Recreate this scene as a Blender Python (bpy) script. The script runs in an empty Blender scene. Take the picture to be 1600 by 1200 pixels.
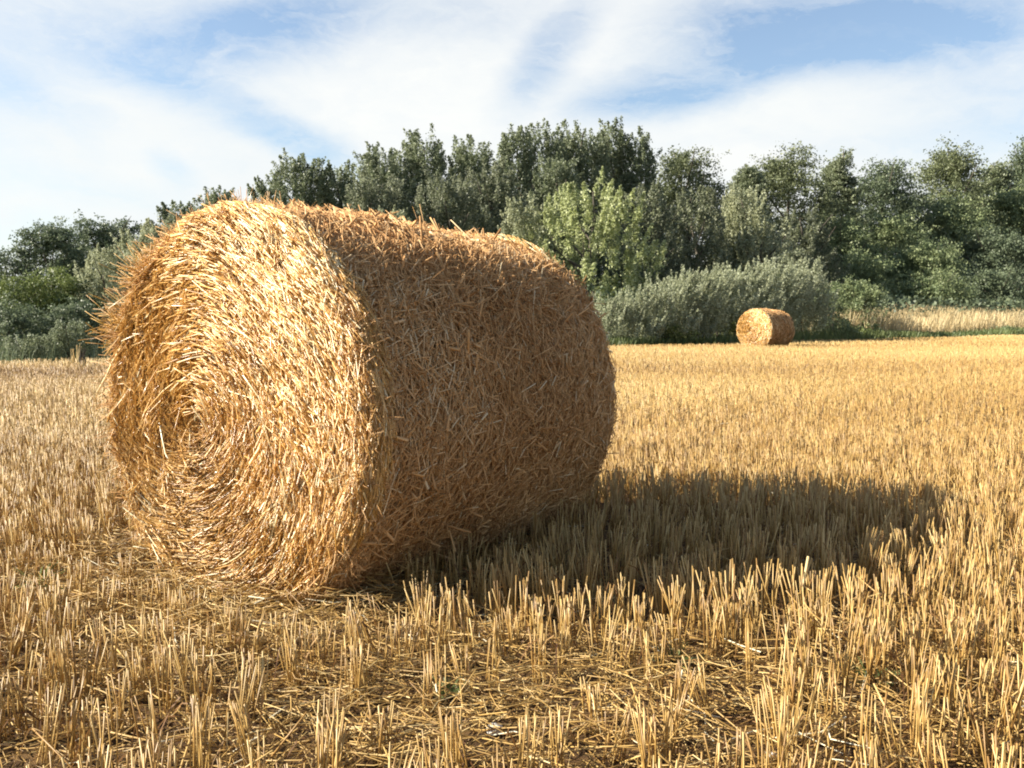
import bpy, math, numpy as np
from mathutils import Vector, Matrix

RNG = np.random.default_rng(7)
SC = bpy.context.scene
COL = SC.collection
F, PITCH, EYE = 1500.0, 0.067, 0.903          # focal length in photo pixels, tilt down, eye height (m)
SUN_EL, SUN_DIR_AZ = math.radians(30.0), math.radians(3.0)   # shadows run along +x, a touch away from the camera

# ------------------------------------------------------------------ helpers
def noise3(seed, freq, n=10):
    r = np.random.default_rng(seed)
    k = r.normal(size=(n, 3)); k /= np.linalg.norm(k, axis=1)[:, None]
    k *= freq * r.uniform(.6, 1.6, (n, 1)); ph = r.uniform(0, 6.28, n)
    def f(p):
        p = np.asarray(p, float)
        return np.sin(p @ k.T + ph).sum(-1) / math.sqrt(n / 2.0) * .5
    return f

def smooth01(t):
    t = np.clip(t, 0, 1); return t * t * (3 - 2 * t)

def mesh_obj(name, verts, faces, mat=None, parent=None, attrs=None, smooth=True):
    """faces: (M,k) int array, or a list of such arrays; attrs: per-face floats"""
    if not isinstance(faces, list): faces = [faces]
    verts = np.asarray(verts, np.float32)
    me = bpy.data.meshes.new(name)
    me.vertices.add(len(verts)); me.vertices.foreach_set('co', verts.ravel())
    loops = np.concatenate([f.ravel() for f in faces]).astype(np.int32)
    cnt = np.concatenate([np.full(len(f), f.shape[1]) for f in faces])
    start = np.concatenate([[0], np.cumsum(cnt)[:-1]]).astype(np.int32)
    me.loops.add(len(loops)); me.loops.foreach_set('vertex_index', loops)
    me.polygons.add(len(cnt)); me.polygons.foreach_set('loop_start', start)
    me.polygons.foreach_set('use_smooth', np.full(len(cnt), smooth))
    me.update(calc_edges=True)
    for k, v in (attrs or {}).items():
        a = me.attributes.new(k, 'FLOAT', 'FACE'); a.data.foreach_set('value', np.asarray(v, np.float32))
    me.validate()
    if mat: me.materials.append(mat)
    o = bpy.data.objects.new(name, me); COL.objects.link(o)
    if parent: o.parent = parent
    return o

def strands(P, rad, sides=4, flat=1.0, tip=0.8):
    """P: (N,K,3) poly-lines, rad (N,) -> verts, faces, index of strand per face"""
    N, K, _ = P.shape
    T = P[:, -1] - P[:, 0]; T /= np.linalg.norm(T, axis=1)[:, None] + 1e-9
    ref = RNG.normal(size=(N, 3))
    A = np.cross(T, ref); A /= np.linalg.norm(A, axis=1)[:, None] + 1e-9
    B = np.cross(T, A)
    ang = np.arange(sides) * 2 * np.pi / sides
    rr = np.asarray(rad)[:, None] * np.linspace(1, tip, K)[None]
    V = (P[:, :, None, :] + rr[:, :, None, None] * (np.cos(ang)[None, None, :, None] * A[:, None, None, :]
         + flat * np.sin(ang)[None, None, :, None] * B[:, None, None, :]))
    base = (np.arange(N) * K * sides)[:, None, None]
    k = np.arange(K - 1)[None, :, None] * sides; s = np.arange(sides)[None, None, :]; s2 = (s + 1) % sides
    Q = np.stack([base + k + s, base + k + s2, base + k + sides + s2, base + k + sides + s], -1).reshape(-1, 4)
    idx = np.repeat(np.arange(N), (K - 1) * sides)
    V = V.reshape(-1, 3)
    faces = [Q]
    if sides >= 3:      # cut ends
        cap = (np.arange(N) * K * sides)[:, None] + (K - 1) * sides + np.arange(sides)[None]
        faces.append(cap); idx = np.concatenate([idx, np.arange(N)])
    return V, faces, idx

def blades(P, wid):
    """flat ribbons: P (N,K,3)"""
    N, K, _ = P.shape
    T = P[:, -1] - P[:, 0]
    ref = RNG.normal(size=(N, 3)); ref[:, 2] *= .2
    A = np.cross(T, ref); A /= np.linalg.norm(A, axis=1)[:, None] + 1e-9
    w = np.asarray(wid)[:, None] * np.linspace(1, .35, K)[None]
    V = np.stack([P - A[:, None] * w[..., None] / 2, P + A[:, None] * w[..., None] / 2], 2)
    base = (np.arange(N) * K * 2)[:, None]; k = np.arange(K - 1)[None] * 2
    Q = np.stack([base + k, base + k + 1, base + k + 3, base + k + 2], -1).reshape(-1, 4)
    return V.reshape(-1, 3), Q, np.repeat(np.arange(N), K - 1)

def tube(pts, radii, sides=7):
    pts = np.asarray(pts, float); K = len(pts)
    V = []; d = pts[-1] - pts[0]; d /= np.linalg.norm(d)
    a = np.cross(d, [.31, .9, .17]); a /= np.linalg.norm(a); b = np.cross(d, a)
    for p, r in zip(pts, radii):
        for i in range(sides):
            t = 2 * np.pi * i / sides; V.append(p + r * (np.cos(t) * a + np.sin(t) * b))
    Q = [[k * sides + i, k * sides + (i + 1) % sides, (k + 1) * sides + (i + 1) % sides, (k + 1) * sides + i]
         for k in range(K - 1) for i in range(sides)]
    return np.array(V), np.array(Q)

def join(parts):
    V, Q, n = [], [], 0
    for v, q in parts:
        V.append(v); Q.append(q + n); n += len(v)
    return np.concatenate(V), np.concatenate(Q)

def tag(o, label=None, cat=None, group=None, kind=None):
    for k, v in (('label', label), ('category', cat), ('group', group), ('kind', kind)):
        if v: o[k] = v
    return o

def empty(name, loc, rz=0.0):
    o = bpy.data.objects.new(name, None); COL.objects.link(o)
    o.location = loc; o.rotation_euler = (0, 0, rz); o.empty_display_size = .3
    return o

# ------------------------------------------------------------------ materials
def new_mat(name):
    m = bpy.data.materials.new(name); m.use_nodes = True
    nt = m.node_tree; nt.nodes.clear()
    out = nt.nodes.new('ShaderNodeOutputMaterial')
    return m, nt, out

def ramp(nt, stops, src):
    r = nt.nodes.new('ShaderNodeValToRGB')
    el = r.color_ramp.elements
    while len(el) < len(stops): el.new(.5)
    for e, (p, c) in zip(el, stops): e.position = p; e.color = (*c, 1)
    nt.links.new(src, r.inputs[0]); return r.outputs[0]

def attr(nt, name):
    a = nt.nodes.new('ShaderNodeAttribute'); a.attribute_name = name; return a.outputs['Fac']

def straw_mat(name, stops, rough=.4, spec=.5, transl=.12):
    m, nt, out = new_mat(name)
    c = ramp(nt, stops, attr(nt, 'rnd'))
    p = nt.nodes.new('ShaderNodeBsdfPrincipled')
    p.inputs['Roughness'].default_value = rough; p.inputs['Specular IOR Level'].default_value = spec
    nt.links.new(c, p.inputs['Base Color'])
    t = nt.nodes.new('ShaderNodeBsdfTranslucent'); nt.links.new(c, t.inputs['Color'])
    mx = nt.nodes.new('ShaderNodeMixShader'); mx.inputs[0].default_value = transl
    nt.links.new(p.outputs[0], mx.inputs[1]); nt.links.new(t.outputs[0], mx.inputs[2])
    nt.links.new(mx.outputs[0], out.inputs[0])
    return m

def leaf_mat(name, dark, light, back=None, transl=.36, rough=.5, spec=.35):
    m, nt, out = new_mat(name)
    mixv = nt.nodes.new('ShaderNodeMath'); mixv.operation = 'MULTIPLY_ADD'
    nt.links.new(attr(nt, 'clump'), mixv.inputs[0]); mixv.inputs[1].default_value = .6
    h = nt.nodes.new('ShaderNodeMath'); h.operation = 'MULTIPLY'; h.inputs[1].default_value = .4
    nt.links.new(attr(nt, 'rnd'), h.inputs[0]); nt.links.new(h.outputs[0], mixv.inputs[2])
    c = ramp(nt, [(0.08, dark), (.92, light)], mixv.outputs[0])
    if back:
        g = nt.nodes.new('ShaderNodeNewGeometry')
        mc = nt.nodes.new('ShaderNodeMix'); mc.data_type = 'RGBA'
        nt.links.new(g.outputs['Backfacing'], mc.inputs[0]); nt.links.new(c, mc.inputs[6])
        mc.inputs[7].default_value = (*back, 1); c = mc.outputs[2]
    p = nt.nodes.new('ShaderNodeBsdfPrincipled'); p.inputs['Roughness'].default_value = rough
    p.inputs['Specular IOR Level'].default_value = spec
    nt.links.new(c, p.inputs['Base Color'])
    t = nt.nodes.new('ShaderNodeBsdfTranslucent'); nt.links.new(c, t.inputs['Color'])
    mx = nt.nodes.new('ShaderNodeMixShader'); mx.inputs[0].default_value = transl
    nt.links.new(p.outputs[0], mx.inputs[1]); nt.links.new(t.outputs[0], mx.inputs[2])
    nt.links.new(mx.outputs[0], out.inputs[0])
    return m

def noise_mat(name, c1, c2, scale, rough=.9, c3=None):
    m, nt, out = new_mat(name)
    tc = nt.nodes.new('ShaderNodeTexCoord')
    n = nt.nodes.new('ShaderNodeTexNoise'); n.inputs['Scale'].default_value = scale; n.inputs['Detail'].default_value = 8
    n.inputs['Roughness'].default_value = .7
    nt.links.new(tc.outputs['Object'], n.inputs['Vector'])
    stops = [(.35, c1), (.65, c2)] + ([(.75, c3)] if c3 else [])
    c = ramp(nt, stops, n.outputs['Fac'])
    p = nt.nodes.new('ShaderNodeBsdfPrincipled'); p.inputs['Roughness'].default_value = rough
    p.inputs['Specular IOR Level'].default_value = .2
    nt.links.new(c, p.inputs['Base Color'])
    b = nt.nodes.new('ShaderNodeBump'); b.inputs['Strength'].default_value = .6; b.inputs['Distance'].default_value = .02
    nt.links.new(n.outputs['Fac'], b.inputs['Height']); nt.links.new(b.outputs[0], p.inputs['Normal'])
    nt.links.new(p.outputs[0], out.inputs[0])
    return m

M = {}
M['bale_face'] = straw_mat('bale_end_straw', [(0, (0.199, 0.080, 0.013)), (.3, (0.424, 0.213, 0.045)), (.62, (0.651, 0.373, 0.098)), (.88, (0.851, 0.566, 0.227)), (1, (0.880, 0.824, 0.557))], .33, .75)
M['bale_side'] = straw_mat('bale_side_straw', [(0, (0.247, 0.117, 0.041)), (.35, (0.494, 0.275, 0.113)), (.7, (0.667, 0.404, 0.181)), (.92, (0.815, 0.556, 0.292)), (1, (0.836, 0.725, 0.488))], .6, .12)
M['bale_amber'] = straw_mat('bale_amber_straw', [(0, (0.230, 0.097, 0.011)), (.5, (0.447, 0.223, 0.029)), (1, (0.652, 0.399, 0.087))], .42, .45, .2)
M['stubble'] = straw_mat('stubble_straw', [(0, (0.148, 0.069, 0.019)), (.35, (0.331, 0.186, 0.050)), (.7, (0.479, 0.305, 0.094)), (1, (0.661, 0.475, 0.195))], .42, .5, .14)
M['litter'] = straw_mat('litter_straw', [(0, (0.132, 0.058, 0.020)), (.4, (0.325, 0.193, 0.054)), (.75, (0.530, 0.350, 0.119)), (.97, (0.721, 0.560, 0.273)), (1, (0.880, 0.817, 0.597))], .45, .4, .1)
M['core'] = noise_mat('packed_straw', (.10, .048, .014), (.26, .13, .04), 18)
M['bark'] = noise_mat('bark', (.06, .05, .04), (.16, .14, .11), 6)
M['stone'] = noise_mat('pale_stone', (.5, .48, .44), (.75, .73, .68), 30, .8)
M['poplar'] = leaf_mat('poplar_leaves', (0.066, 0.086, 0.041), (0.211, 0.242, 0.125), (0.281, 0.312, 0.204))
M['olive'] = leaf_mat('olive_poplar_leaves', (0.070, 0.091, 0.045), (0.225, 0.242, 0.139), (0.296, 0.314, 0.223), spec=.22)
M['silver'] = leaf_mat('silver_poplar_leaves', (0.138, 0.152, 0.078), (0.391, 0.402, 0.241), (0.494, 0.517, 0.356), spec=.2)
M['sapling'] = leaf_mat('silver_sapling_leaves', (0.162, 0.182, 0.099), (0.405, 0.422, 0.275), (0.470, 0.497, 0.344), spec=.2)
M['bright'] = leaf_mat('pale_tree_leaves', (0.183, 0.218, 0.079), (0.446, 0.480, 0.217), (0.506, 0.542, 0.306))
M['green'] = leaf_mat('broadleaf_leaves', (0.096, 0.136, 0.060), (0.309, 0.349, 0.172), None, .36)
M['dark'] = leaf_mat('dark_broadleaf_leaves', (0.056, 0.082, 0.047), (0.197, 0.234, 0.134), None, .34)
M['locust'] = leaf_mat('acacia_leaves', (0.071, 0.089, 0.041), (0.221, 0.246, 0.126), None, .34)
M['yellow'] = leaf_mat('yellow_green_leaves', (0.078, 0.107, 0.030), (0.225, 0.264, 0.085), None, .34)
M['weed'] = leaf_mat('weed_leaves', (.08, .11, .035), (.20, .235, .09))
M['sheath'] = straw_mat('withered_leaf', [(0, (.10, .045, .018)), (.5, (.24, .125, .045)), (1, (.42, .27, .11))], .6, .25, .3)
M['dry'] = straw_mat('dry_grass_straw', [(0, (.40, .30, .15)), (.5, (.58, .46, .25)), (1, (.74, .62, .38))], .6, .2, .25)

# ------------------------------------------------------------------ the field's edge and the ground
E0 = np.array([-10.1, 19.0]); ED = np.array([1.0, .87]) / math.hypot(1, .87); EN = np.array([-ED[1], ED[0]])
def beyond(x, y):             # metres past the field's far edge
    return (np.asarray(x) - E0[0]) * EN[0] + (np.asarray(y) - E0[1]) * EN[1]
_gn = noise3(3, .9); _gn2 = noise3(4, .12)
def ground_z(x, y):
    x = np.asarray(x, float); y = np.asarray(y, float)
    p = np.stack([x, y, 0 * x], -1)
    d = beyond(x, y)
    near = np.clip(1 - np.hypot(x, y) / 14, 0, 1)
    return .012 * _gn(p * 2.2) * near + .75 * smooth01((d - .5) / 7.0)

def edge_y(u):                # depth of the field edge seen at photo column u
    k = (u - 800) / F
    s = ED[1] / ED[0]
    return (E0[1] - s * E0[0]) / (1 - s * k)

def ray_at(u, y): return (u - 800) / F * y
def height_at(v, y): return EYE + (500 - v) / F * y

def ground_mat():
    m, nt, out = new_mat('field_soil')
    tc = nt.nodes.new('ShaderNodeTexCoord')
    n1 = nt.nodes.new('ShaderNodeTexNoise'); n1.inputs['Scale'].default_value = 9; n1.inputs['Detail'].default_value = 12; n1.inputs['Roughness'].default_value = .75
    n2 = nt.nodes.new('ShaderNodeTexNoise'); n2.inputs['Scale'].default_value = .5; n2.inputs['Detail'].default_value = 6
    for n in (n1, n2): nt.links.new(tc.outputs['Object'], n.inputs['Vector'])
    c = ramp(nt, [(.36, (.035, .021, .012)), (.5, (.09, .052, .025)), (.64, (.19, .115, .045))], n1.outputs['Fac'])
    c2 = ramp(nt, [(.36, (.05, .06, .022)), (.64, (.15, .14, .055))], n1.outputs['Fac'])
    # grassy soil past the field edge
    sx = nt.nodes.new('ShaderNodeVectorMath'); sx.operation = 'DOT_PRODUCT'; sx.inputs[1].default_value = (EN[0], EN[1], 0)
    nt.links.new(tc.outputs['Object'], sx.inputs[0])
    mr = nt.nodes.new('ShaderNodeMapRange'); off = float(E0 @ EN)
    mr.inputs[1].default_value = off - .3; mr.inputs[2].default_value = off + .4
    ad = nt.nodes.new('ShaderNodeMath'); ad.operation = 'ADD'
    nt.links.new(sx.outputs['Value'], ad.inputs[0]); nt.links.new(n2.outputs['Fac'], ad.inputs[1])
    sb = nt.nodes.new('ShaderNodeMath'); sb.operation = 'SUBTRACT'; sb.inputs[1].default_value = .5
    nt.links.new(ad.outputs[0], sb.inputs[0]); nt.links.new(sb.outputs[0], mr.inputs[0])
    mc = nt.nodes.new('ShaderNodeMix'); mc.data_type = 'RGBA'
    nt.links.new(mr.outputs[0], mc.inputs[0]); nt.links.new(c, mc.inputs[6]); nt.links.new(c2, mc.inputs[7])
    p = nt.nodes.new('ShaderNodeBsdfPrincipled'); p.inputs['Roughness'].default_value = .95; p.inputs['Specular IOR Level'].default_value = .1
    nt.links.new(mc.outputs[2], p.inputs['Base Color'])
    b = nt.nodes.new('ShaderNodeBump'); b.inputs['Strength'].default_value = .7; b.inputs['Distance'].default_value = .03
    nt.links.new(n1.outputs['Fac'], b.inputs['Height']); nt.links.new(b.outputs[0], p.inputs['Normal'])
    nt.links.new(p.outputs[0], out.inputs[0])
    return m

def axis(lim):
    a = np.concatenate([np.arange(0, 8, .16), np.arange(8, 90, 1.0), np.geomspace(90, lim, 16)])
    return np.concatenate([-a[:0:-1], a])
gx, gy = axis(900), axis(900)
GX, GY = np.meshgrid(gx, gy); gv = np.stack([GX, GY, ground_z(GX, GY)], -1).reshape(-1, 3)
nx, ny = len(gx), len(gy)
ii = (np.arange(ny - 1)[:, None] * nx + np.arange(nx - 1)[None]).ravel()
ground = mesh_obj('field_ground', gv, np.stack([ii, ii + 1, ii + nx + 1, ii + nx], -1), ground_mat())
tag(ground, kind='structure')

# ------------------------------------------------------------------ bale
BR, BL, BZ, BTH = .655, 1.39, .612, .61
BC = np.array([-.915, 3.117])            # centre of the end face that shows
b_lump = noise3(11, 4.0); b_fine = noise3(12, 11.0); b_face = noise3(13, 5.0); b_ring = noise3(14, 30.0)
def side_point(th, y, depth):
    """th: angle from local +x towards up; returns local bale coordinates (origin on the ground under the middle)"""
    c, s = np.cos(th), np.sin(th)
    q = np.stack([c * BR, y, s * BR], -1)
    edge = np.clip((np.abs(y) - (BL / 2 - .05)) / .05, 0, 1.2)
    r = BR + .022 * b_lump(q) + .010 * b_fine(q) - .018 * edge ** 2 + depth - .015 * (np.abs(y) / (BL / 2)) ** 2
    z = BZ + r * s
    z = np.where(z < .03, .03 + (z - .03) * .25, z)
    return np.stack([r * c * (1 + .015 * (s < 0)), y, np.maximum(z, .006)], -1)
bundle = noise3(15, 9.0); tuft_n = noise3(16, 16.0)
SW = np.array([-.15, -.04])              # eye of the swirl on the end face
def face_point(x, z, depth):
    """end face at local y = -BL/2; depth > 0 comes out towards the viewer"""
    p = np.stack([x, 0 * x, z], -1)
    r = np.hypot(x, z) / BR; q = np.hypot(x - SW[0], z - SW[1])
    d = .014 * b_face(p) + .010 * tuft_n(p) +   .004 * np.sin(q * 46 + 2.5 * b_face(p * .6)) - .000 * np.exp(-(q / .06) ** 2) + .004 * np.exp(-((q - .2) / .1) ** 2)
    d = d - .035 * np.clip((r - .92) / .10, 0, 1.3) ** 2
    zz = BZ + z
    return np.stack([x, -BL / 2 - d - depth, np.maximum(np.where(zz < .03, .03 + (zz - .03) * .25, zz), .006)], -1)

def side_strands(n, y0, y1, rng, lmin, lmax, rmin, rmax, K=3, spread=.62, lift=.012, th_rng=(0, 6.283)):
    th = rng.uniform(*th_rng, n); y = rng.uniform(y0, y1, n)
    al = rng.normal(0, spread, n); uni = rng.random(n) < .3; al[uni] = rng.uniform(-1.57, 1.57, uni.sum())
    L = rng.uniform(lmin, lmax, n) * rng.uniform(.6, 1.2, n)
    t = np.linspace(-.5, .5, K)[None]
    bend = rng.normal(0, .18, n)
    ct, sy = np.cos(al)[:, None], np.sin(al)[:, None]
    cross = bend[:, None] * (t ** 2) * L[:, None]
    TH = th[:, None] + (t * L[:, None] * ct - cross * sy) / BR
    Y = y[:, None] + t * L[:, None] * sy + cross * ct
    Y = np.clip(Y, -BL / 2 - .03, BL / 2 + .03)
    base = -.012 + .03 * rng.random(n) ** 1.3
    tilt = rng.normal(0, lift, n)
    D = base[:, None] + tilt[:, None] * t * 2 + np.abs(rng.normal(0, lift * .5, n))[:, None] * (t + .5) ** 2
    P = side_point(TH, Y, D)
    return P, rng.uniform(rmin, rmax, n)

def face_strands(n, rng, lmin, lmax, rmin, rmax, K=4):
    r = BR * np.sqrt(rng.random(n)) * 1.0; a = rng.uniform(0, 6.283, n)
    x, z = r * np.cos(a), r * np.sin(a)
    qx, qz = x - SW[0], z - SW[1]; q = np.hypot(qx, qz) + .02
    wild = .17 + .30 * smooth01((-.10 - x) / .25) * smooth01((z + .35) / .3) + .15 * np.exp(-(q / .06) ** 2)
    pp = np.stack([x, 0 * x, z], -1)
    da = rng.normal(0, 1, n) * wild + .10 + .30 * bundle(pp)
    odd = rng.random(n) < .06; da[odd] += rng.uniform(-1.2, 1.2, odd.sum())
    L = np.minimum(rng.uniform(lmin, lmax, n), 1.5 * q + .03)
    base_ang = np.arctan2(qz, qx) + np.pi / 2
    t = np.linspace(-.5, .5, K)[None]
    curv = np.clip(1 / q, 0, 9) * .8 * rng.uniform(.4, 1.2, n)
    s = t * L[:, None]
    ang = (base_ang + da)[:, None]
    kx = s * np.cos(ang) - curv[:, None] * s ** 2 / 2 * np.sin(ang)
    kz = s * np.sin(ang) + curv[:, None] * s ** 2 / 2 * np.cos(ang)
    X, Z = x[:, None] + kx, z[:, None] + kz
    rr = np.hypot(X, Z); over = np.clip(rr, 0, BR * 1.02) / (rr + 1e-6); X, Z = X * over, Z * over
    lift = np.abs(rng.normal(0, .010, n)) * (1 - .3 * (wild > .35))
    D = (-.012 + .028 * rng.random(n))[:, None] + rng.normal(0, .008, n)[:, None] * t * 2 + lift[:, None] * (t * np.where(rng.random(n) < .5, 1, -1)[:, None] + .5) ** 2 * 2
    return face_point(X, Z, D), rng.uniform(rmin, rmax, n), (x, z)

def straw_rnd(n, rng, patch=None):
    v = np.clip(rng.beta(2.3, 2.2, n), 0, .97)
    if patch is not None: v = np.clip(v + patch, 0, .97)
    hi = rng.random(n) < .012; v[hi] = 1.0
    return v

def make_core(parent, seg=96, ny=40):
    th = np.linspace(0, 2 * np.pi, seg, endpoint=False); ys = np.linspace(-BL / 2 + .05, BL / 2 - .05, ny)
    T, Y = np.meshgrid(th, ys); V = side_point(T, Y, -.02 + 0 * T).reshape(-1, 3)
    i = np.arange(ny - 1)[:, None] * seg; s = np.arange(seg)[None]; s2 = (s + 1) % seg
    Q = np.stack([i + s, i + s2, i + seg + s2, i + seg + s], -1).reshape(-1, 4)
    parts = [(V, Q)]
    for sg in (1, -1):     # end discs
        rr = np.linspace(.0, BR * .985, 26); R, T = np.meshgrid(rr, th, indexing='ij')
        W = face_point(R * np.cos(T), R * np.sin(T), -.018 + 0 * R).reshape(-1, 3)
        W[:, 1] *= sg
        i = np.arange(25)[:, None] * seg
        q = np.stack([i + s, i + s2, i + seg + s2, i + seg + s], -1).reshape(-1, 4)
        parts.append((W, q))
    v, q = join(parts)
    return mesh_obj('packed_core', v, q, M['core'], parent)

def make_bale(big, seed):
    rng = np.random.default_rng(seed)
    root = empty('straw_bale', (0, 0, 0))
    make_core(root)
    k = 1.0 if big else .06
    fat = 1.0 if big else 4.5
    # curved side: a mat of short broken straw
    n = int(66000 * k)
    P, r = side_strands(n, -BL / 2, BL / 2, rng, .05, .17 if big else .25,   .0011 * fat, .0022 * fat)
    if big:
        P2, r2 = side_strands(1500, -BL / 2, BL / 2, rng, .08, .24, .0012, .0022, lift=.028, spread=1.1)
        P3, r3 = side_strands(700, -BL / 2, BL / 2, rng, .05, .13, .0035, .006, lift=.03, spread=1.1)
        P4, r4 = side_strands(2600, -BL / 2, BL / 2, rng, .05, .15, .0012, .0024, lift=.026, spread=1.2, th_rng=(.5, 1.02))
        P = np.concatenate([P, P2, P3, P4]); r = np.concatenate([r, r2, r3, r4])
    V, Fs, idx = strands(P, r, 4)
    rnd = straw_rnd(len(P), rng, .16 * b_lump(P[:, 1] * 1.7))
    mesh_obj('curved_side', V, Fs, M['bale_side'], root, {'rnd': rnd[idx]})
    # wound end faces
    for sg in ((1, -1) if big else (1,)):
        n = int((46000 if sg == 1 else 5000) * k)
        P, r, (x, z) = face_strands(n, rng, .07, .27, .0013 * fat, .0025 * fat)
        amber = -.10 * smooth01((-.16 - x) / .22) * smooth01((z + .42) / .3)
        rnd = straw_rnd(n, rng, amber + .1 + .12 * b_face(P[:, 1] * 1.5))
        if big and sg == 1:
            P2, r2, (x2, z2) = face_strands(900, rng, .10, .26, .0016, .0030)
            P2[:, :, 1] -= (np.abs(rng.normal(0, .02, len(P2)))[:, None] * np.linspace(0, 2, P2.shape[1])[None])
            P3, r3, (x3, z3) = face_strands(900, rng, .05, .14, .0035, .0065)
            rnd = np.concatenate([rnd, straw_rnd(900, rng, .15 + 0 * x2), straw_rnd(900, rng, .1 + 0 * x3)])
            P = np.concatenate([P, P2, P3]); r = np.concatenate([r, r2, r3])
        P = P.copy(); P[:, :, 1] *= sg
        V, Fs, idx = strands(P, r, 4, flat=.75)
        mesh_obj('end_face', V, Fs, M['bale_face'], root, {'rnd': rnd[idx]})
    return root, rng

bale, brng = make_bale(True, 21)
bale.location = (BC[0] + math.sin(BTH) * BL / 2, BC[1] + math.cos(BTH) * BL / 2, 0); bale.rotation_euler = (0, 0, -BTH)
tag(bale, 'huge round straw bale with a lit swirled end and shaded curved side', 'straw bale', 'round straw bales')

def fringe(name, n, ths, ylo, yhi, rng, lmin, lmax, spread, out, mat, parent, rad=(.0011, .0022), drop=0.0):
    """straws that stick out around the rim of the end face"""
    th = rng.choice(ths, n) + rng.normal(0, spread, n)
    y = rng.uniform(ylo, yhi, n)
    b = side_point(th, y, -.03 + 0 * th)
    c = np.stack([np.cos(th), 0 * th, np.sin(th)], -1)
    d = c * rng.uniform(.5, 1.1, (n, 1)) * out + np.stack([rng.normal(0, .4, n), rng.normal(-.35, .4, n), rng.normal(-drop, .4, n)], -1)
    d /= np.linalg.norm(d, axis=1)[:, None]
    L = rng.uniform(lmin, lmax, n)
    t = np.linspace(0, 1, 4)[None, :, None]
    sag = rng.normal(0, .38, (n, 3)); sag[:, 2] -= .1
    P = b[:, None] + d[:, None] * L[:, None, None] * t + sag[:, None] * L[:, None, None] * t ** 2 * .6
    P[:, :, 2] = np.maximum(P[:, :, 2], .006)
    V, Fs, idx = strands(P, rng.uniform(*rad, n), 3, tip=.55)
    o = mesh_obj(name, V, Fs, mat, parent, {'rnd': straw_rnd(n, rng)[idx]}); tag(o, kind='stuff')
fr = np.random.default_rng(5)
rim_t = fr.uniform(0, 6.283, 400)
fringe('rim_fringe', 3600, rim_t, -BL / 2 - .01, -BL / 2 + .08, fr, .03, .10, .02, 1.0, M['bale_side'], bale)
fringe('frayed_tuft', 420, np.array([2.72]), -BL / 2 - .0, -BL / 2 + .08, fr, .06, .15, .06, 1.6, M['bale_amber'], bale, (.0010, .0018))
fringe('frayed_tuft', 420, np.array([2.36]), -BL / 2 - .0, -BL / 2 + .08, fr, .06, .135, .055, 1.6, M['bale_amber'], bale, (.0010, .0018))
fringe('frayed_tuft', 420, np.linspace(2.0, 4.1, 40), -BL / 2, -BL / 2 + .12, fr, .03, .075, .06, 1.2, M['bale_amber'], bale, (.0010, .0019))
fringe('side_fringe', 260, fr.uniform(0, 6.283, 60), -BL / 2, BL / 2, fr, .03, .11, .05, .5, M['bale_face'], bale, (.0009, .0017))
# amber fluff of cut straw ends on the left half of the end face
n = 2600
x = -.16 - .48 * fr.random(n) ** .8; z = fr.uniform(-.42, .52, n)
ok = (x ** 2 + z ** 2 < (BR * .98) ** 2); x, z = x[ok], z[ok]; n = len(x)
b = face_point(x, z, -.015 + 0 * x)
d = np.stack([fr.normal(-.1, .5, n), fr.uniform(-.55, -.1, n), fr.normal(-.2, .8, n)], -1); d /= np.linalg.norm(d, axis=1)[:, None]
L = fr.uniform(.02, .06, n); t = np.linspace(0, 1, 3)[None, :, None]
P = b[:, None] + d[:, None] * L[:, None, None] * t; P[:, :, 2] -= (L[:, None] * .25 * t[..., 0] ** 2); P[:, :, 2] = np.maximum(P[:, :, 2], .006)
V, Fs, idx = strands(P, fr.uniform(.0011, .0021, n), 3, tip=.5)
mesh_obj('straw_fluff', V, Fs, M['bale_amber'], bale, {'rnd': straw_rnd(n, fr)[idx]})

far_bale, _ = make_bale(False, 33)
fy = 30.6
far_bale.location = (ray_at(1196, fy), fy, 0); far_bale.rotation_euler = (0, 0, -math.radians(46)); far_bale.scale = (.97,) * 3
tag(far_bale, 'small distant straw bale at the field edge before the silvery thicket', 'straw bale', 'round straw bales')

# ------------------------------------------------------------------ stubble and straw litter
BETA = math.radians(17); RD = np.array([math.cos(BETA), math.sin(BETA)]); RN = np.array([-RD[1], RD[0]])
dens_n = noise3(41, .9); tone_n = noise3(42, .8); streak_n = noise3(43, 1.0)
def inside_bale(x, y, pad=0.0):
    c = np.array(bale.location[:2]); dx, dy = x - c[0], y - c[1]
    lx = dx * math.cos(BTH) - dy * math.sin(BTH); ly = dx * math.sin(BTH) + dy * math.cos(BTH)
    return (np.abs(lx) < .30 + pad) & (np.abs(ly) < BL / 2 + .02 + pad)
def in_view(x, y, pad):
    return np.abs(x) < .62 * y + pad
def near_face(x, y):         # straw-strewn strip right in front of the bale's end
    dx, dy = x - BC[0], y - BC[1]
    lx = dx * math.cos(BTH) - dy * math.sin(BTH); ly = dx * math.sin(BTH) + dy * math.cos(BTH)
    return np.exp(-(np.clip(-ly - .02, 0, 9) / .38) ** 2) * smooth01((.85 - np.abs(lx + .05)) / .3) * (ly < .3)
def flat_zone(x, y):          # trampled, littered strip in front of the bale
    a = .8 * np.exp(-(((x - .05) / .6) ** 2 + ((y - 2.1) / .36) ** 2)) + .5 * np.exp(-(((x + .9) / .45) ** 2 + ((y - 2.6) / .16) ** 2))
    return np.clip(a + 1.3 * near_face(x, y), 0, 1.4)

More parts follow.
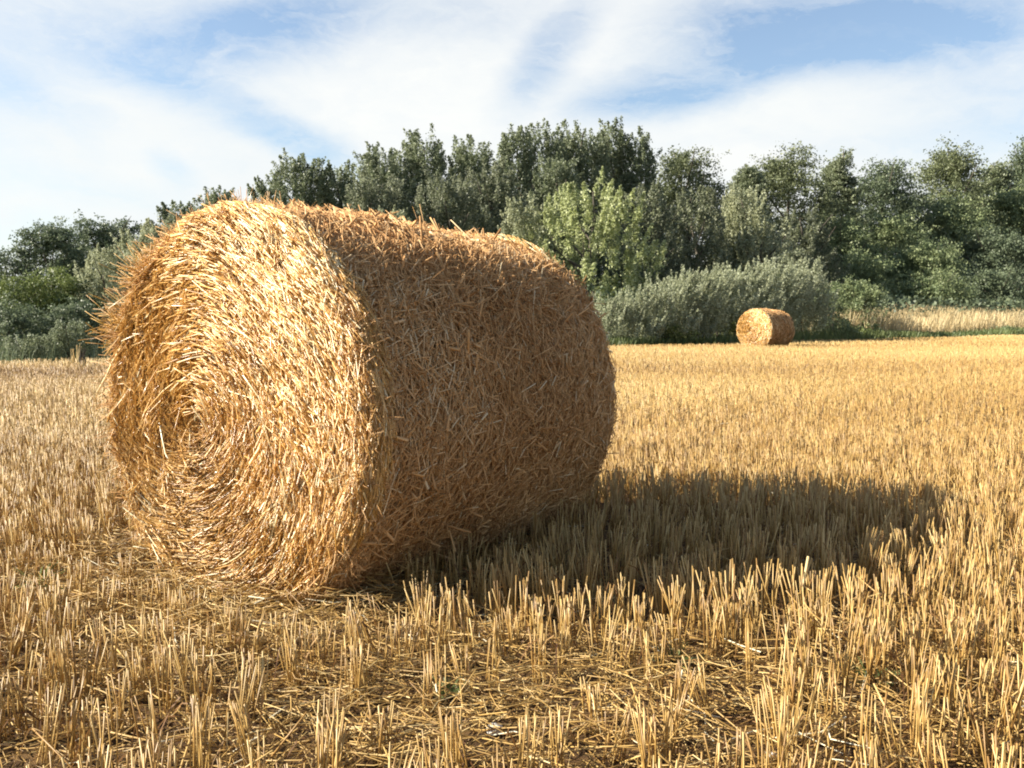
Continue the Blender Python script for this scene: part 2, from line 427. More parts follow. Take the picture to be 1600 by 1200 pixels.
def stubble(name, y0, y1, pad, row, plant, stalks, rad, sides, K, seed, hts=(.13, .215), jitter=.022, leafy=0):
    rng = np.random.default_rng(seed)
    R = math.hypot(.62 * y1 + pad, y1) + 1
    us = np.arange(-R, R, plant); vs = np.arange(-R, R, row)
    U, Vv = np.meshgrid(us, vs); U = U.ravel() + rng.uniform(-.5, .5, U.size) * plant; Vv = Vv.ravel() + rng.normal(0, jitter, Vv.size)
    x = U * RD[0] + Vv * RN[0]; y = U * RD[1] + Vv * RN[1]
    d = np.where(x * 0 == 0, y, y)
    keep = (y >= y0) & (y < y1) & in_view(x, y, pad) & (beyond(x, y) < -.15) & ~inside_bale(x, y)
    x, y = x[keep], y[keep]
    p = np.stack([x, y, 0 * x], -1)
    dn = .92 + .34 * dens_n(p) - .55 * flat_zone(x, y) + .15 * np.clip(x - .6, 0, 1) + .35 * np.clip(-.2 - x, 0, .6)
    keep = rng.random(len(x)) < dn; x, y, p = x[keep], y[keep], p[keep]
    n = rng.integers(stalks[0], stalks[1] + 1, len(x))
    i = np.repeat(np.arange(len(x)), n); N = len(i)
    cl = rng.normal(0, .09, (len(x), 2))                         # lean of the whole plant
    hh = rng.uniform(hts[0], hts[1], len(x)) * (1 + .12 * dens_n(p * .7)) * (1 + .14 * streak_n(np.stack([x * RD[0] + y * RD[1], x * RN[0] + y * RN[1], 0 * x], -1) * np.array([.10, .9, 1])) * (y > 3.6)) * (1 - .22 * flat_zone(x, y))
    bx = x[i] + rng.normal(0, .013, N) * (rad / .0016) ** .5; by = y[i] + rng.normal(0, .013, N) * (rad / .0016) ** .5
    h = hh[i] * rng.uniform(.84, 1.06, N)
    lean = cl[i] + rng.normal(0, .075, (N, 2))
    fallen = rng.random(N) < .07; lean[fallen] += rng.normal(0, .8, (fallen.sum(), 2))
    cut = rng.random(N) < .12; h[cut] *= rng.uniform(.3, .7, cut.sum())
    t = np.linspace(0, 1, K)[None]
    bend = rng.normal(0, .05, (N, 2))
    gz = ground_z(bx, by)
    X = bx[:, None] + (lean[:, :1] * t + bend[:, :1] * t ** 2) * h[:, None]
    Y = by[:, None] + (lean[:, 1:] * t + bend[:, 1:] * t ** 2) * h[:, None]
    Z = gz[:, None] - .005 + h[:, None] * t / np.sqrt(1 + (lean ** 2).sum(1))[:, None]
    P = np.stack([X, Y, Z], -1)
    along = (np.stack([x * RD[0] + y * RD[1], x * RN[0] + y * RN[1], 0 * x], -1)) * np.array([.10, .9, 1])
    tone = .16 * tone_n(p) + .24 * streak_n(along)
    r = rng.uniform(.75, 1.3, N) * rad
    rnd = np.clip(rng.beta(2.6, 2.4, N) + tone[i] + .05 + .12 * smooth01((y[i] - 8) / 20), 0, 1)
    if sides == 2:
        V, Q, idx = blades(P, r * 2.4)
        o = mesh_obj(name, V, Q, M['stubble'], None, {'rnd': rnd[idx]}, smooth=False)
    else:
        V, Fs, idx = strands(P, r, sides, tip=.9)
        o = mesh_obj(name, V, Fs, M['stubble'], None, {'rnd': rnd[idx]})
    tag(o, kind='stuff')
    if leafy:                 # withered leaf sheaths hanging between the stalks
        j = np.repeat(np.arange(len(x)), leafy); n = len(j)
        bx = x[j] + rng.normal(0, .028, n); by = y[j] + rng.normal(0, .028, n); a = rng.uniform(0, 6.283, n)
        h = hh[j] * rng.uniform(.15, .85, n); L = rng.uniform(.02, .075, n); t = np.linspace(0, 1, 4)[None]
        X = bx[:, None] + np.cos(a)[:, None] * L[:, None] * t; Y = by[:, None] + np.sin(a)[:, None] * L[:, None] * t
        Z = ground_z(bx, by)[:, None] + np.maximum(h[:, None] * (1 - .3 * t) + L[:, None] * (rng.uniform(-.3, .9, n)[:, None] * t - 1.4 * t ** 2), .004)
        V, Q, idx = blades(np.stack([X, Y, Z], -1), rng.uniform(.002, .0048, n))
        tag(mesh_obj('withered_leaves', V, Q, M['sheath'], None, {'rnd': rng.random(n)[idx]}, smooth=False), kind='stuff')
    return N
ns = [stubble('stubble', 1.1, 6.5, 1.2, .165, .060, (7, 16), .0017, 4, 3, 51, (.15, .215), .017, 5),
      stubble('stubble', 6.5, 14, 1.5, .165, .060, (5, 9), .0022, 3, 2, 52, (.105, .165), leafy=2),
      stubble('stubble', 14, 30, 2, .165, .09, (3, 5), .0030, 3, 2, 53, (.09, .145), .035),
      stubble('stubble', 30, 75, 3, .20, .20, (3, 4), .0062, 3, 2, 54, (.09, .14), .06)]

def litter(name, n, y0, y1, pad, rad, seed, lens=(.04, .24), sides=4, zmax=.05):
    rng = np.random.default_rng(seed)
    y = y0 + (y1 - y0) * rng.random(n * 2) ** .75; x = rng.uniform(-1, 1, n * 2) * (.62 * y + pad)
    p = np.stack([x, y, 0 * x], -1)
    near_b = inside_bale(x, y, .25)
    keep = (rng.random(n * 2) < .42 + .3 * dens_n(p * 1.3 + 5) + .6 * flat_zone(x, y) + .4 * near_b) & (beyond(x, y) < 0) & ~inside_bale(x, y, -.08)
    x, y = x[keep], y[keep]; N = len(x)
    L = rng.uniform(*lens, N) * rng.uniform(.5, 1.1, N); a = rng.uniform(0, 6.283, N)
    t = np.linspace(-.5, .5, 3)[None]
    X = x[:, None] + np.cos(a)[:, None] * t * L[:, None]; Y = y[:, None] + np.sin(a)[:, None] * t * L[:, None]
    bend = rng.normal(0, .17, N) * L
    X += -np.sin(a)[:, None] * bend[:, None] * (4 * t ** 2); Y += np.cos(a)[:, None] * bend[:, None] * (4 * t ** 2)
    z0 = .004 + zmax * rng.random(N) ** 2.0 * (1 + .8 * flat_zone(x, y))
    tilt = rng.normal(0, .12, N) * L
    Z = ground_z(x, y)[:, None] + np.maximum(z0[:, None] + tilt[:, None] * 2 * t, .003)
    V, Fs, idx = strands(np.stack([X, Y, Z], -1), rng.uniform(.7, 1.4, N) * rad, sides, flat=.7)
    o = mesh_obj(name, V, Fs, M['litter'], None, {'rnd': straw_rnd(N, rng, .12 * tone_n(np.stack([x, y, 0 * x], -1)))[idx]})
    tag(o, kind='stuff')
litter('straw_litter', 46000, 1.2, 6.0, 1.0, .0014, 61, (.03, .21))
litter('straw_litter', 26000, 6.0, 16, 1.2, .0032, 62, (.08, .3), 3)

# ------------------------------------------------------------------ trees
def leaf_cloud(C, out, size, rng, clump, ratio=.62):
    n = len(C)
    nrm = rng.normal(size=(n, 3)) + .7 * out + np.array([0, 0, .25]); nrm /= np.linalg.norm(nrm, axis=1)[:, None]
    a = np.cross(nrm, rng.normal(size=(n, 3))); a /= np.linalg.norm(a, axis=1)[:, None]; b = np.cross(nrm, a)
    s = np.asarray(size) * rng.uniform(.6, 1.35, n)
    sa, sb = a * s[:, None] * .5, b * s[:, None] * .5 * ratio
    V = np.stack([C - sa, C - sb * 1.0 + sa * .1, C + sa, C + sb + sa * .1], 1).reshape(-1, 3)
    Q = np.arange(n * 4).reshape(n, 4)
    return V, Q, {'rnd': rng.random(n), 'clump': clump}

def env(t, kind):
    if kind == 'bright': return np.clip(np.sin(np.pi * np.clip(t * .85 + .15, 0, 1)) ** .55, .06, 1)
    if kind in ('poplar', 'olive', 'silver'):
        return np.clip(np.minimum((t + .3) / .5, 1) * np.clip(1 - t, 0, 1) ** .48 * 1.1, .06, 1)
    return np.clip(np.sin(np.pi * np.clip(t * .80 + .17, 0, 1)) ** .6, .05, 1)

def crown_points(kind, W, H, zb, n, rng, lean=0.0):
    hh = H - zb; R = W / 2
    if kind in ('poplar', 'olive', 'silver', 'bright'):
        ns_ = max(14, n // {'silver': 90, 'bright': 150}.get(kind, 120))
        t = rng.beta(1.25, 1.15, ns_) * .93; az = rng.uniform(0, 6.283, ns_)
        lump = 1 + .22 * np.sin(az * 2 + 5 * t + rng.uniform(0, 6)) 
        rr = env(t, kind) * R * np.sqrt(rng.uniform(.25, 1, ns_)) * lump
        o = np.stack([np.cos(az), np.sin(az), 0 * az], -1)
        sl = np.clip(hh * rng.uniform(.09, .17, ns_), .45, 1.5) * (1.15 if kind == 'silver' else 1)
        if kind == 'silver': sl *= rng.uniform(.7, 1.4, ns_)
        if lean: sl = hh * rng.uniform(.16, .55, ns_) * rng.uniform(.6, 1, ns_)
        wid0 = .12 if lean else .20 if kind == 'silver' else .27
        b = np.stack([rr * np.cos(az), rr * np.sin(az), zb + t / .93 * (hh - sl * .9) * rng.uniform(.78 if lean else .9, 1.0, ns_)], -1)
        d = o * rng.uniform(.05, .5, (ns_, 1)) + np.array([lean, 0, 1.0]) + rng.normal(0, .13, (ns_, 3)); d /= np.linalg.norm(d, axis=1)[:, None]
        i = rng.integers(0, ns_, n); s = rng.random(n) ** .85
        wid = sl[i] * wid0 * (1.08 - s * .95)
        C = b[i] + d[i] * (s * sl[i])[:, None] + rng.normal(0, 1, (n, 3)) * wid[:, None] * .62
        jit = C - (b[i] + d[i] * (s * sl[i])[:, None])
        out = o[i] * .5 + jit / (np.linalg.norm(jit, axis=1)[:, None] + 1e-6) * .8
        return C, out, rng.random(ns_)[i] * .75 + .25 * s
    npf = max(14, n // 260)
    t = rng.beta(1.2, 1.05, npf); az = rng.uniform(0, 6.283, npf)
    rr = env(t, kind) * R * rng.uniform(.35, .92, npf)
    c = np.stack([rr * np.cos(az), rr * np.sin(az), zb + t * hh * .84], -1)
    pr = np.clip(W * rng.uniform(.09, .19, npf), .28, 1.6)
    nsp = npf * 11
    jp = rng.integers(0, npf, nsp)
    sdir = rng.normal(size=(nsp, 3)) * np.array([1.25, 1.25, .7]) + (c[jp] - c.mean(0)) / (R + .1) * .7 + np.array([.15, 0, .12])
    sdir /= np.linalg.norm(sdir, axis=1)[:, None]
    sl = pr[jp] * rng.uniform(.6, 1.5, nsp) * (.85 if kind == 'locust' else 1)
    sb = c[jp] + rng.normal(0, .35, (nsp, 3)) * pr[jp][:, None]
    i = rng.integers(0, nsp, n); q = rng.random(n) ** .8
    C = sb[i] + sdir[i] * (q * sl[i])[:, None]; C[:, 2] -= .22 * q ** 2 * sl[i]
    dd = rng.normal(size=(n, 3)); C = C + dd * (pr[jp][i] * .17)[:, None] * np.array([1, 1, .6])
    dd /= np.linalg.norm(dd, axis=1)[:, None]; dd = dd * .6 + sdir[i] * .5
    clm = np.clip(.55 * rng.random(npf)[jp] + .45 * rng.random(nsp), 0, 1)[i]
    if kind == 'locust':          # wispy twigs breaking the outline
        nt_ = 44; k = n // 13
        ta = rng.uniform(0, 6.283, nt_); tb = np.stack([R * .75 * np.cos(ta) * rng.random(nt_), R * .75 * np.sin(ta), np.full(nt_, zb + hh * .84)], -1)
        td = np.stack([np.cos(ta) * .6 + .2, np.sin(ta) * .5, rng.uniform(.5, 1.0, nt_)], -1)
        j = rng.integers(0, nt_, k); s = rng.random(k)
        C[:k] = tb[j] + td[j] * (s * hh * .13)[:, None] + rng.normal(0, .07, (k, 3))
    return C, dd, clm

def trunk_mesh(H, W, zb, rng):
    r0 = np.clip(.022 * H, .035, .22)
    pts = [np.array([0, 0, -.25]) + np.array([rng.normal(0, .02), rng.normal(0, .02), 1]) * H * s for s in (0, .25, .5, .72, .92)]
    for p in pts[1:]: p[:2] += rng.normal(0, .035 * W, 2)
    parts = [tube(pts, [r0 * 1.25, r0 * .9, r0 * .65, r0 * .4, r0 * .15])]
    for k in range(7):
        s = rng.uniform(.12, .7); a = rng.uniform(0, 6.283); i = min(int(s * 4), 3)
        b = pts[i] + (pts[i + 1] - pts[i]) * (s * 4 - i)
        L = W * rng.uniform(.28, .45); e = b + np.array([math.cos(a) * L, math.sin(a) * L, L * rng.uniform(.6, 1.3)])
        e[2] = min(e[2], H * .93); mid = (b + e) / 2 + np.array([0, 0, -.06 * L])
        parts.append(tube([b, mid, e], [r0 * .5 * (1 - s * .5), r0 * .3, r0 * .08], 5))
    return join(parts)

def tree(name, kind, mat, u, vtop, wpx, off, label, cat='tree', group=None, zfrac=.03, dens=1.0, lean=0.0, leafpx=3.6):
    seed = int(u * 7 + vtop * 13 + wpx) % 100000; rng = np.random.default_rng(seed)
    k = (u - 800) / F
    y = edge_y(u) + off / max(EN[1] + EN[0] * k, .25) ; x = k * y
    z0 = float(ground_z(x, y))
    H = height_at(vtop, y) - z0; W = wpx / F * y
    leaf = leafpx / F * y
    area = wpx * (H / y * F)
    n = int(np.clip(dens * area * .78 * 7.5 / (leafpx ** 2 * .45), 300, 45000))
    root = empty(name, (x, y, z0))
    C, out, cl = crown_points(kind, W, H, max(.05, zfrac * H), n, rng, lean)
    C[:, 2] = np.maximum(C[:, 2], .03)
    V, Q, at = leaf_cloud(C, out, leaf, rng, cl)
    mesh_obj('crown', V, Q, M[mat], root, at, smooth=False)
    if cat == 'tree':
        v, q = trunk_mesh(H, W, zfrac * H, rng); mesh_obj('trunk', v, q, M['bark'], root)
    else:                        # shrubs: a few thin stems from the ground
        parts = []
        for a in rng.uniform(0, 6.283, 5):
            e = np.array([math.cos(a) * W * .25, math.sin(a) * W * .25, H * rng.uniform(.6, .85)])
            parts.append(tube([np.array([0, 0, -.1]), e * [.4, .4, .5], e], [.03, .02, .006], 5))
        v, q = join(parts); mesh_obj('stem', v, q, M['bark'], root)
    tag(root, label, cat, group)
    return root

G1 = 'dark poplars along the skyline'
for u, v, w, off, lab in [
    (285, 310, 102, 17, 'low dark poplar just showing over the sloping shoulder of the near bale'),
    (345, 284, 96, 18, 'dark poplar crown poking up behind the topmost straw of the near bale'),
    (425, 278, 114, 18, 'small dark poplar at the foot of the three-pronged poplar'),
    (472, 232, 126, 20, 'dark poplar with a three-pronged top standing clear against the sky'),
    (530, 246, 108, 20, 'narrow dark poplar between the three-pronged poplar and the tall clump'),
    (600, 222, 126, 21, 'dark poplar at the stepped shoulder where the tall clump begins'),
    (662, 203, 138, 21, 'broad dark poplar making the first rounded summit of the tall clump'),
    (738, 213, 132, 21, 'dark poplar with one thin spire in the dip between two summits'),
    (806, 189, 96, 22, 'slim dark poplar beside a slit of sky at the tallest summit'),
    (852, 188, 102, 22, 'dark poplar between the slim poplar and the tallest one'),
    (904, 181, 108, 22, 'tallest dark poplar, rising straight above the pale yellow-green tree'),
    (950, 184, 96, 22, 'dark poplar with a comb of short spires beside the tallest poplar'),
    (992, 200, 96, 21, 'last spired dark poplar, next to the olive tree with wispy twigs')]:
    tree('poplar_tree', 'poplar', 'poplar', u, v, w, off, lab, group=G1, dens=1.05)

G2 = 'olive and feathery trees on the skyline'
for u, v, w, off, lab, mat in [
    (1068, 211, 160, 21, 'olive tree with wispy twigs breaking the skyline beside the spired poplars', 'locust'),
    (1165, 231, 85, 21, 'small dark tree in the skyline notch between two rounded olive crowns', 'poplar'),
    (1224, 213, 175, 21, 'broad round olive tree, highest crown above the distant bale', 'locust'),
    (1306, 211, 85, 21, 'feathery see-through tree beside the broad round olive tree', 'poplar'),
    (1376, 234, 150, 21, 'flat-topped dark tree with small sky gaps low in its crown', 'dark'),
    (1472, 211, 160, 21, 'airy leaning tree with a ragged wind-combed top', 'locust'),
    (1545, 235, 110, 21, 'thin dark tree in the sky dip before the tall corner tree', 'poplar'),
    (1612, 188, 150, 21, 'tall dark tree cut off by the picture edge above the dry grass', 'dark')]:
    tree('acacia_tree' if mat == 'locust' else 'broadleaf_tree', 'round', mat, u, v, w, off, lab, group=G2, dens=2.0)

G3 = 'poplars in the middle of the wood'
for u, v, w, off, lab, kind, mat in [
    (590, 262, 132, 17, 'olive poplar in front of the stepped shoulder of the tall clump', 'olive', 'olive'),
    (700, 268, 154, 16, 'olive poplar below the first rounded summit, behind the bale top', 'olive', 'olive'),
    (768, 246, 126, 17, 'tall olive poplar with pale lit shoots below the dip between summits', 'olive', 'olive'),
    (868, 240, 121, 17, 'dark olive poplar directly behind the pale yellow-green tree', 'olive', 'poplar'),
    (1010, 284, 126, 14, 'dark olive poplar shading the flank of the pale yellow-green tree', 'olive', 'olive'),
    (1084, 288, 137, 14, 'grey-olive poplar above the deep shadow next to the pale tree', 'olive', 'olive'),
    (1158, 282, 110, 14, 'silvery poplar with pale feathery shoots above the distant bale', 'silver', 'silver'),
    (1190, 335, 121, 12, 'short silver-green poplar standing just behind the silvery thicket', 'silver', 'silver'),
    (1248, 318, 121, 14, 'olive poplar below the broad round olive tree', 'olive', 'olive')]:
    tree('poplar_tree', kind, mat, u, v, w, off, lab, group=G3)
tree('poplar_tree', 'bright', 'bright', 920, 274, 185, 10, 'pale yellow-green poplar, brightest tree, rising over the bale shoulder', dens=1.1, leafpx=4.3)

G4 = 'silver shrubs behind the near bale'
for u, v, w, lab in [(462, 312, 110, 'low silver shrub over the bale top below the three-pronged poplar'),
                     (612, 322, 95, 'small silver shrub over the middle of the bale top'),
                     (818, 304, 95, 'silver-green shrub between the bale top and the pale yellow-green tree')]:
    tree('silver_shrub', 'silver', 'silver', u, v, w, 12, lab, 'shrub', G4)

G5 = 'rounded green trees behind the dry grass'
for u, v, w, off, lab, mat in [
    (1310, 326, 125, 17, 'green tree under the feathery see-through tree', 'green'),
    (1396, 322, 150, 17.5, 'round green tree under the flat-topped dark tree', 'green'),
    (1480, 296, 160, 17.5, 'large green tree under the airy leaning tree', 'green'),
    (1575, 272, 180, 17.5, 'large green tree under the tall corner tree', 'green'),
    (1350, 392, 125, 12, 'mid green tree above the twin green shrubs', 'green'),
    (1440, 372, 140, 13, 'dense green tree halfway up the wood above the dry grass', 'green'),
    (1545, 350, 170, 13, 'dense dark green tree near the picture edge, halfway up the wood', 'dark'),
    (1452, 425, 140, 8.5, 'low rounded green tree spreading over the start of the dry grass', 'green'),
    (1560, 418, 150, 8, 'low dark green tree spreading over the widest dry grass', 'dark'),
    (1240, 382, 100, 6, 'olive tree just behind the top of the silvery thicket', 'olive')]:
    tree('broadleaf_tree', 'round', mat, u, v, w, off, lab, group=G5)

G6 = 'rounded trees at the low end of the wood'
for u, v, w, off, lab, kind, mat in [
    (15, 386, 110, 9, 'dark tree at the very low end of the tree line', 'round', 'dark'),
    (84, 338, 130, 9, 'dark rounded tree where the low end of the wood steps up', 'round', 'dark'),
    (150, 328, 130, 10, 'dark rounded tree making the highest bump at the low end of the wood', 'round', 'dark'),
    (206, 322, 110, 10, 'dark tree with ragged twigs next to the near bale shoulder', 'round', 'dark'),
    (252, 338, 90, 8, 'grey-green poplar half hidden by the frayed bale corner', 'olive', 'silver'),
    (30, 428, 120, 5, 'yellowish green tree by the picture edge at the low end of the wood', 'round', 'yellow'),
    (98, 418, 120, 5, 'yellow-green rounded tree beside the pale silver tree', 'round', 'yellow'),
    (165, 382, 110, 5, 'pale silver tree between the yellow-green tree and the frayed bale', 'silver', 'silver'),
    (222, 352, 90, 6, 'silver tree touching the frayed edge of the near bale', 'silver', 'silver'),
    (20, 470, 110, 3, 'low dark tree at the picture edge over the weedy verge', 'round', 'dark'),
    (120, 472, 110, 3.2, 'low dark tree above the dry broken stalks', 'round', 'dark'),
    (205, 462, 100, 3.2, 'low dark tree tucked behind the frayed straw tufts', 'round', 'dark')]:
    tree('broadleaf_tree' if kind in ('round', 'locust') else 'poplar_tree', kind, mat, u, v, w, off, lab, group=G6)

G7 = 'silvery poplar saplings in the thicket'
for u, v, w, lab in [(950, 458, 104, 'silvery sapling touching the far rim of the near bale'),
                     (992, 440, 104, 'silvery sapling below the bright leaf spray of the pale tree'),
                     (1035, 424, 104, 'silvery sapling third along the thicket from the near bale'),
                     (1078, 412, 104, 'silvery sapling in front of the deepest shadow of the wood'),
                     (1122, 406, 104, 'silvery sapling at the middle of the thicket above yellow-green weeds'),
                     (1166, 402, 104, 'silvery sapling directly behind the pale end of the distant bale'),
                     (1210, 396, 104, 'silvery sapling directly behind the shaded side of the distant bale'),
                     (1252, 398, 80, 'silvery sapling at the far end of the thicket beside the green shrubs')]:
    tree('silver_sapling', 'silver', 'sapling', u, v, w, 1.4, lab, 'shrub', G7, lean=.28, dens=1.2, leafpx=3.0)

for u, v, w, off, lab, kind, mat in [
    (1288, 440, 85, 2.2, 'green shrub at the end of the silvery thicket', 'round', 'green'),
    (1338, 428, 100, 3, 'green shrub behind the low bush in the dry grass', 'round', 'green'),
    (1302, 492, 60, .9, 'low dark green bush at the start of the dry grass', 'round', 'green'),
    (1340, 508, 50, .8, 'flat green bush hugging the ground beside the low dark bush', 'round', 'yellow'),
    (1152, 490, 65, 1.2, 'yellow-green bush pressed against the distant bale', 'round', 'yellow'),
    (1046, 512, 75, .8, 'low yellow-green bush at the foot of the silvery thicket', 'round', 'yellow'),
    (1096, 494, 40, .8, 'small pale plant with upright shoots at the thicket foot', 'silver', 'silver'),
    (1574, 512, 34, .7, 'tiny green bush alone in the dry grass', 'round', 'green'),
    (110, 500, 75, .9, 'dull green bush behind the dry broken stalks', 'olive', 'poplar'),
    (38, 522, 55, .9, 'small dull green bush on the weedy verge', 'olive', 'poplar')]:
    tree('bush', kind, mat, u, v, w, off, lab, 'bush', leafpx=3.0)

# undergrowth that closes the wood below the crowns
def undergrowth():
    rng = np.random.default_rng(77)
    n = 26000; s = rng.uniform(-14, 75, n); d = rng.uniform(4, 17, n)
    x = E0[0] + ED[0] * s + EN[0] * d; y = E0[1] + ED[1] * s + EN[1] * d
    C = np.stack([x, y, ground_z(x, y) + 1.6 * rng.random(n)], -1)
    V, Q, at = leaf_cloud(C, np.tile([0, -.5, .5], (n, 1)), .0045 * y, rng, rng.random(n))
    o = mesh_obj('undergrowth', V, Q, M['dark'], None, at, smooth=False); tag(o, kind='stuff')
undergrowth()

def grass(name, n, s0, s1, d0, d1, h, wid, mat, seed, leafy=False):
    rng = np.random.default_rng(seed)
    s = rng.uniform(s0, s1, n); d = rng.uniform(d0, d1, n)
    x = E0[0] + ED[0] * s + EN[0] * d; y = E0[1] + ED[1] * s + EN[1] * d
    nz = noise3(seed, .5)(np.stack([x, y, 0 * x], -1))
    hh = h * rng.uniform(.6, 1.15, n) * (1 + .25 * nz)
    t = np.linspace(0, 1, 3)[None]
    lean = rng.normal(0, .18, (n, 2)); lean[:, 0] += .08
    X = x[:, None] + lean[:, :1] * hh[:, None] * t ** 1.5; Y = y[:, None] + lean[:, 1:] * hh[:, None] * t ** 1.5
    Z = ground_z(x, y)[:, None] + hh[:, None] * t
    V, Q, idx = blades(np.stack([X, Y, Z], -1), wid * rng.uniform(.6, 1.3, n))
    r = rng.random(n); cl = np.clip(.5 + .4 * nz, 0, 1)
    o = mesh_obj(name, V, Q, M[mat], None, {'rnd': r[idx], 'clump': cl[idx]}, smooth=False); tag(o, kind='stuff')
SR = 41.0      # distance along the edge where the dry grass starts
grass('dry_grass', 16000, 30, 76, 1.9, 6.8, .95, .035, 'dry', 81)
grass('verge_weeds', 12000, 18, 76, -.1, 1.9, .36, .05, 'weed', 82)
grass('verge_weeds', 4000, -12, 6, .2, 3.0, .4, .025, 'dark', 83)
grass('verge_weeds', 4000, 6, 20, 0, 1.5, .35, .04, 'weed', 84)

# ------------------------------------------------------------------ small things in the field
rng = np.random.default_rng(91)
by = 18.4; bx = ray_at(121, by)
stalk = empty('dry_stalks', (bx, by, 0)); tag(stalk, 'pale and brown broken dry stalks standing at the field edge', 'dry plant')
for dx, h, w, mat in ((-.10, .34, .030, 'litter'), (.0, .44, .034, 'litter'), (.055, .40, .03, 'bark'), (.11, .36, .03, 'bark')):
    parts = []
    for k in range(5):
        ox, oy = rng.normal(dx, .018), rng.normal(0, .03); hk = h * rng.uniform(.7, 1.05)
        parts.append(tube([[ox, oy, -.02], [ox + rng.normal(0, .015), oy, hk * .5], [ox + rng.normal(0, .03), oy, hk]], [w * .35, w * .3, w * .15], 5))
    v, q = join(parts); o = mesh_obj('stalk', v, q, M[mat], stalk, {'rnd': np.full(len(q), .97)})

def ground_at(u, v):
    a = math.atan((v - 600) / F) + PITCH
    y = EYE / math.tan(a) if a > 0 else 50
    yy = y * math.cos(PITCH) + EYE * math.sin(PITCH)
    return (u - 800) / F * yy, y

def stone(u, v, size, lab, seed):
    x, y = ground_at(u, v); r = np.random.default_rng(seed); f = noise3(seed, 1.6)
    th = np.linspace(0, np.pi, 9); ph = np.linspace(0, 2 * np.pi, 14, endpoint=False)
    T, Pp = np.meshgrid(th, ph, indexing='ij'); n = np.stack([np.sin(T) * np.cos(Pp), np.sin(T) * np.sin(Pp), np.cos(T)], -1).reshape(-1, 3)
    V = n * (1 + .22 * f(n))[:, None] * np.array([1, .75, .5]) * size
    i = np.arange(8)[:, None] * 14; s = np.arange(14)[None]; s2 = (s + 1) % 14
    Q = np.stack([i + s, i + s2, i + 14 + s2, i + 14 + s], -1).reshape(-1, 4)
    o = mesh_obj('pale_stone', V, Q, M['stone']); o.location = (x, y, size * .35 + float(ground_z(x, y))); o.rotation_euler = (0, 0, r.uniform(0, 6))
    tag(o, lab, 'stone', 'pale stones in the stubble')
stone(1208, 1192, .018, 'small white stone at the bottom edge of the stubble', 1)
stone(772, 1150, .024, 'flat pale stone among fallen straw below the near bale', 2)
stone(288, 898, .015, 'tiny white stone at the foot of the lit bale end', 3)

x, y = ground_at(1246, 985)
P = np.array([[[x, y, 0], [x + .012, y + .01, .10], [x + .032, y + .015, .215]]])
V, Fs, idx = strands(P, np.array([.0048]), 6)
o = mesh_obj('pale_stalk', V, Fs, M['litter'], None, {'rnd': np.full(len(idx), .95)})
tag(o, 'thick pale straw stalk leaning above the golden stubble in the bale shadow', 'straw stalk')

def weed(u, v, h, lab, seed):
    x, y = ground_at(u, v); r = np.random.default_rng(seed); n = 34
    a = r.uniform(0, 6.283, n); L = h * r.uniform(.5, 1.1, n); t = np.linspace(0, 1, 4)[None]
    el = r.uniform(.3, 1.3, n)
    X = np.cos(a)[:, None] * np.cos(el)[:, None] * L[:, None] * t; Y = np.sin(a)[:, None] * np.cos(el)[:, None] * L[:, None] * t
    Z = np.sin(el)[:, None] * L[:, None] * t - .25 * L[:, None] * t ** 2
    V, Q, idx = blades(np.stack([X, Y, np.maximum(Z, .002)], -1), r.uniform(.006, .013, n))
    o = mesh_obj('green_weed', V, Q, M['weed'], None, {'rnd': r.random(n)[idx], 'clump': r.random(n)[idx]}, smooth=False)
    o.location = (x, y, float(ground_z(x, y))); tag(o, lab, 'weed', 'green weeds in the stubble')
weed(1055, 1050, .10, 'grey-green weed between stubble clumps below the bale shadow', 1)
weed(60, 925, .14, 'green weed low in the stubble beside the lit bale end', 2)
weed(700, 1095, .08, 'small dull green weed in the littered strip below the near bale', 3)
weed(1360, 1075, .10, 'green weed among dense stubble under the pale leaning stalk', 4)

# ------------------------------------------------------------------ light, sky, camera
sd = Vector((-math.cos(SUN_DIR_AZ) * math.cos(SUN_EL), -math.sin(SUN_DIR_AZ) * math.cos(SUN_EL), math.sin(SUN_EL)))   # towards the sun
sun = bpy.data.lights.new('sun', 'SUN'); sun.energy = 5.0; sun.angle = math.radians(.53); sun.color = (1.0, .92, .78)
so = bpy.data.objects.new('sun', sun); COL.objects.link(so)
so.rotation_euler = sd.to_track_quat('Z', 'Y').to_euler(); so.location = (-20, 0, 20)

w = bpy.data.worlds.new('World'); SC.world = w; w.use_nodes = True
nt = w.node_tree; nt.nodes.clear(); L_ = nt.links
out = nt.nodes.new('ShaderNodeOutputWorld'); bg = nt.nodes.new('ShaderNodeBackground')
sky = nt.nodes.new('ShaderNodeTexSky'); sky.sky_type = 'NISHITA'; sky.sun_disc = False
sky.sun_elevation = SUN_EL; sky.sun_rotation = math.atan2(sd.x, sd.y); sky.air_density = 1.0; sky.dust_density = .6; sky.ozone_density = 1.5
tc = nt.nodes.new('ShaderNodeTexCoord')
def math_n(op, a, b=None, clamp=False):
    m = nt.nodes.new('ShaderNodeMath'); m.operation = op; m.use_clamp = clamp
    for i, v in enumerate((a, b)):
        if v is None: continue
        if isinstance(v, (int, float)): m.inputs[i].default_value = v
        else: L_.new(v, m.inputs[i])
    return m.outputs[0]
def vmath(op, a, b=None, scale=None):
    m = nt.nodes.new('ShaderNodeVectorMath'); m.operation = op
    for i, v in enumerate((a, b)):
        if v is None: continue
        if isinstance(v, (tuple, Vector)): m.inputs[i].default_value = v
        else: L_.new(v, m.inputs[i])
    if scale is not None: m.inputs['Scale'].default_value = scale
    return m.outputs
D0 = tc.outputs['Generated']
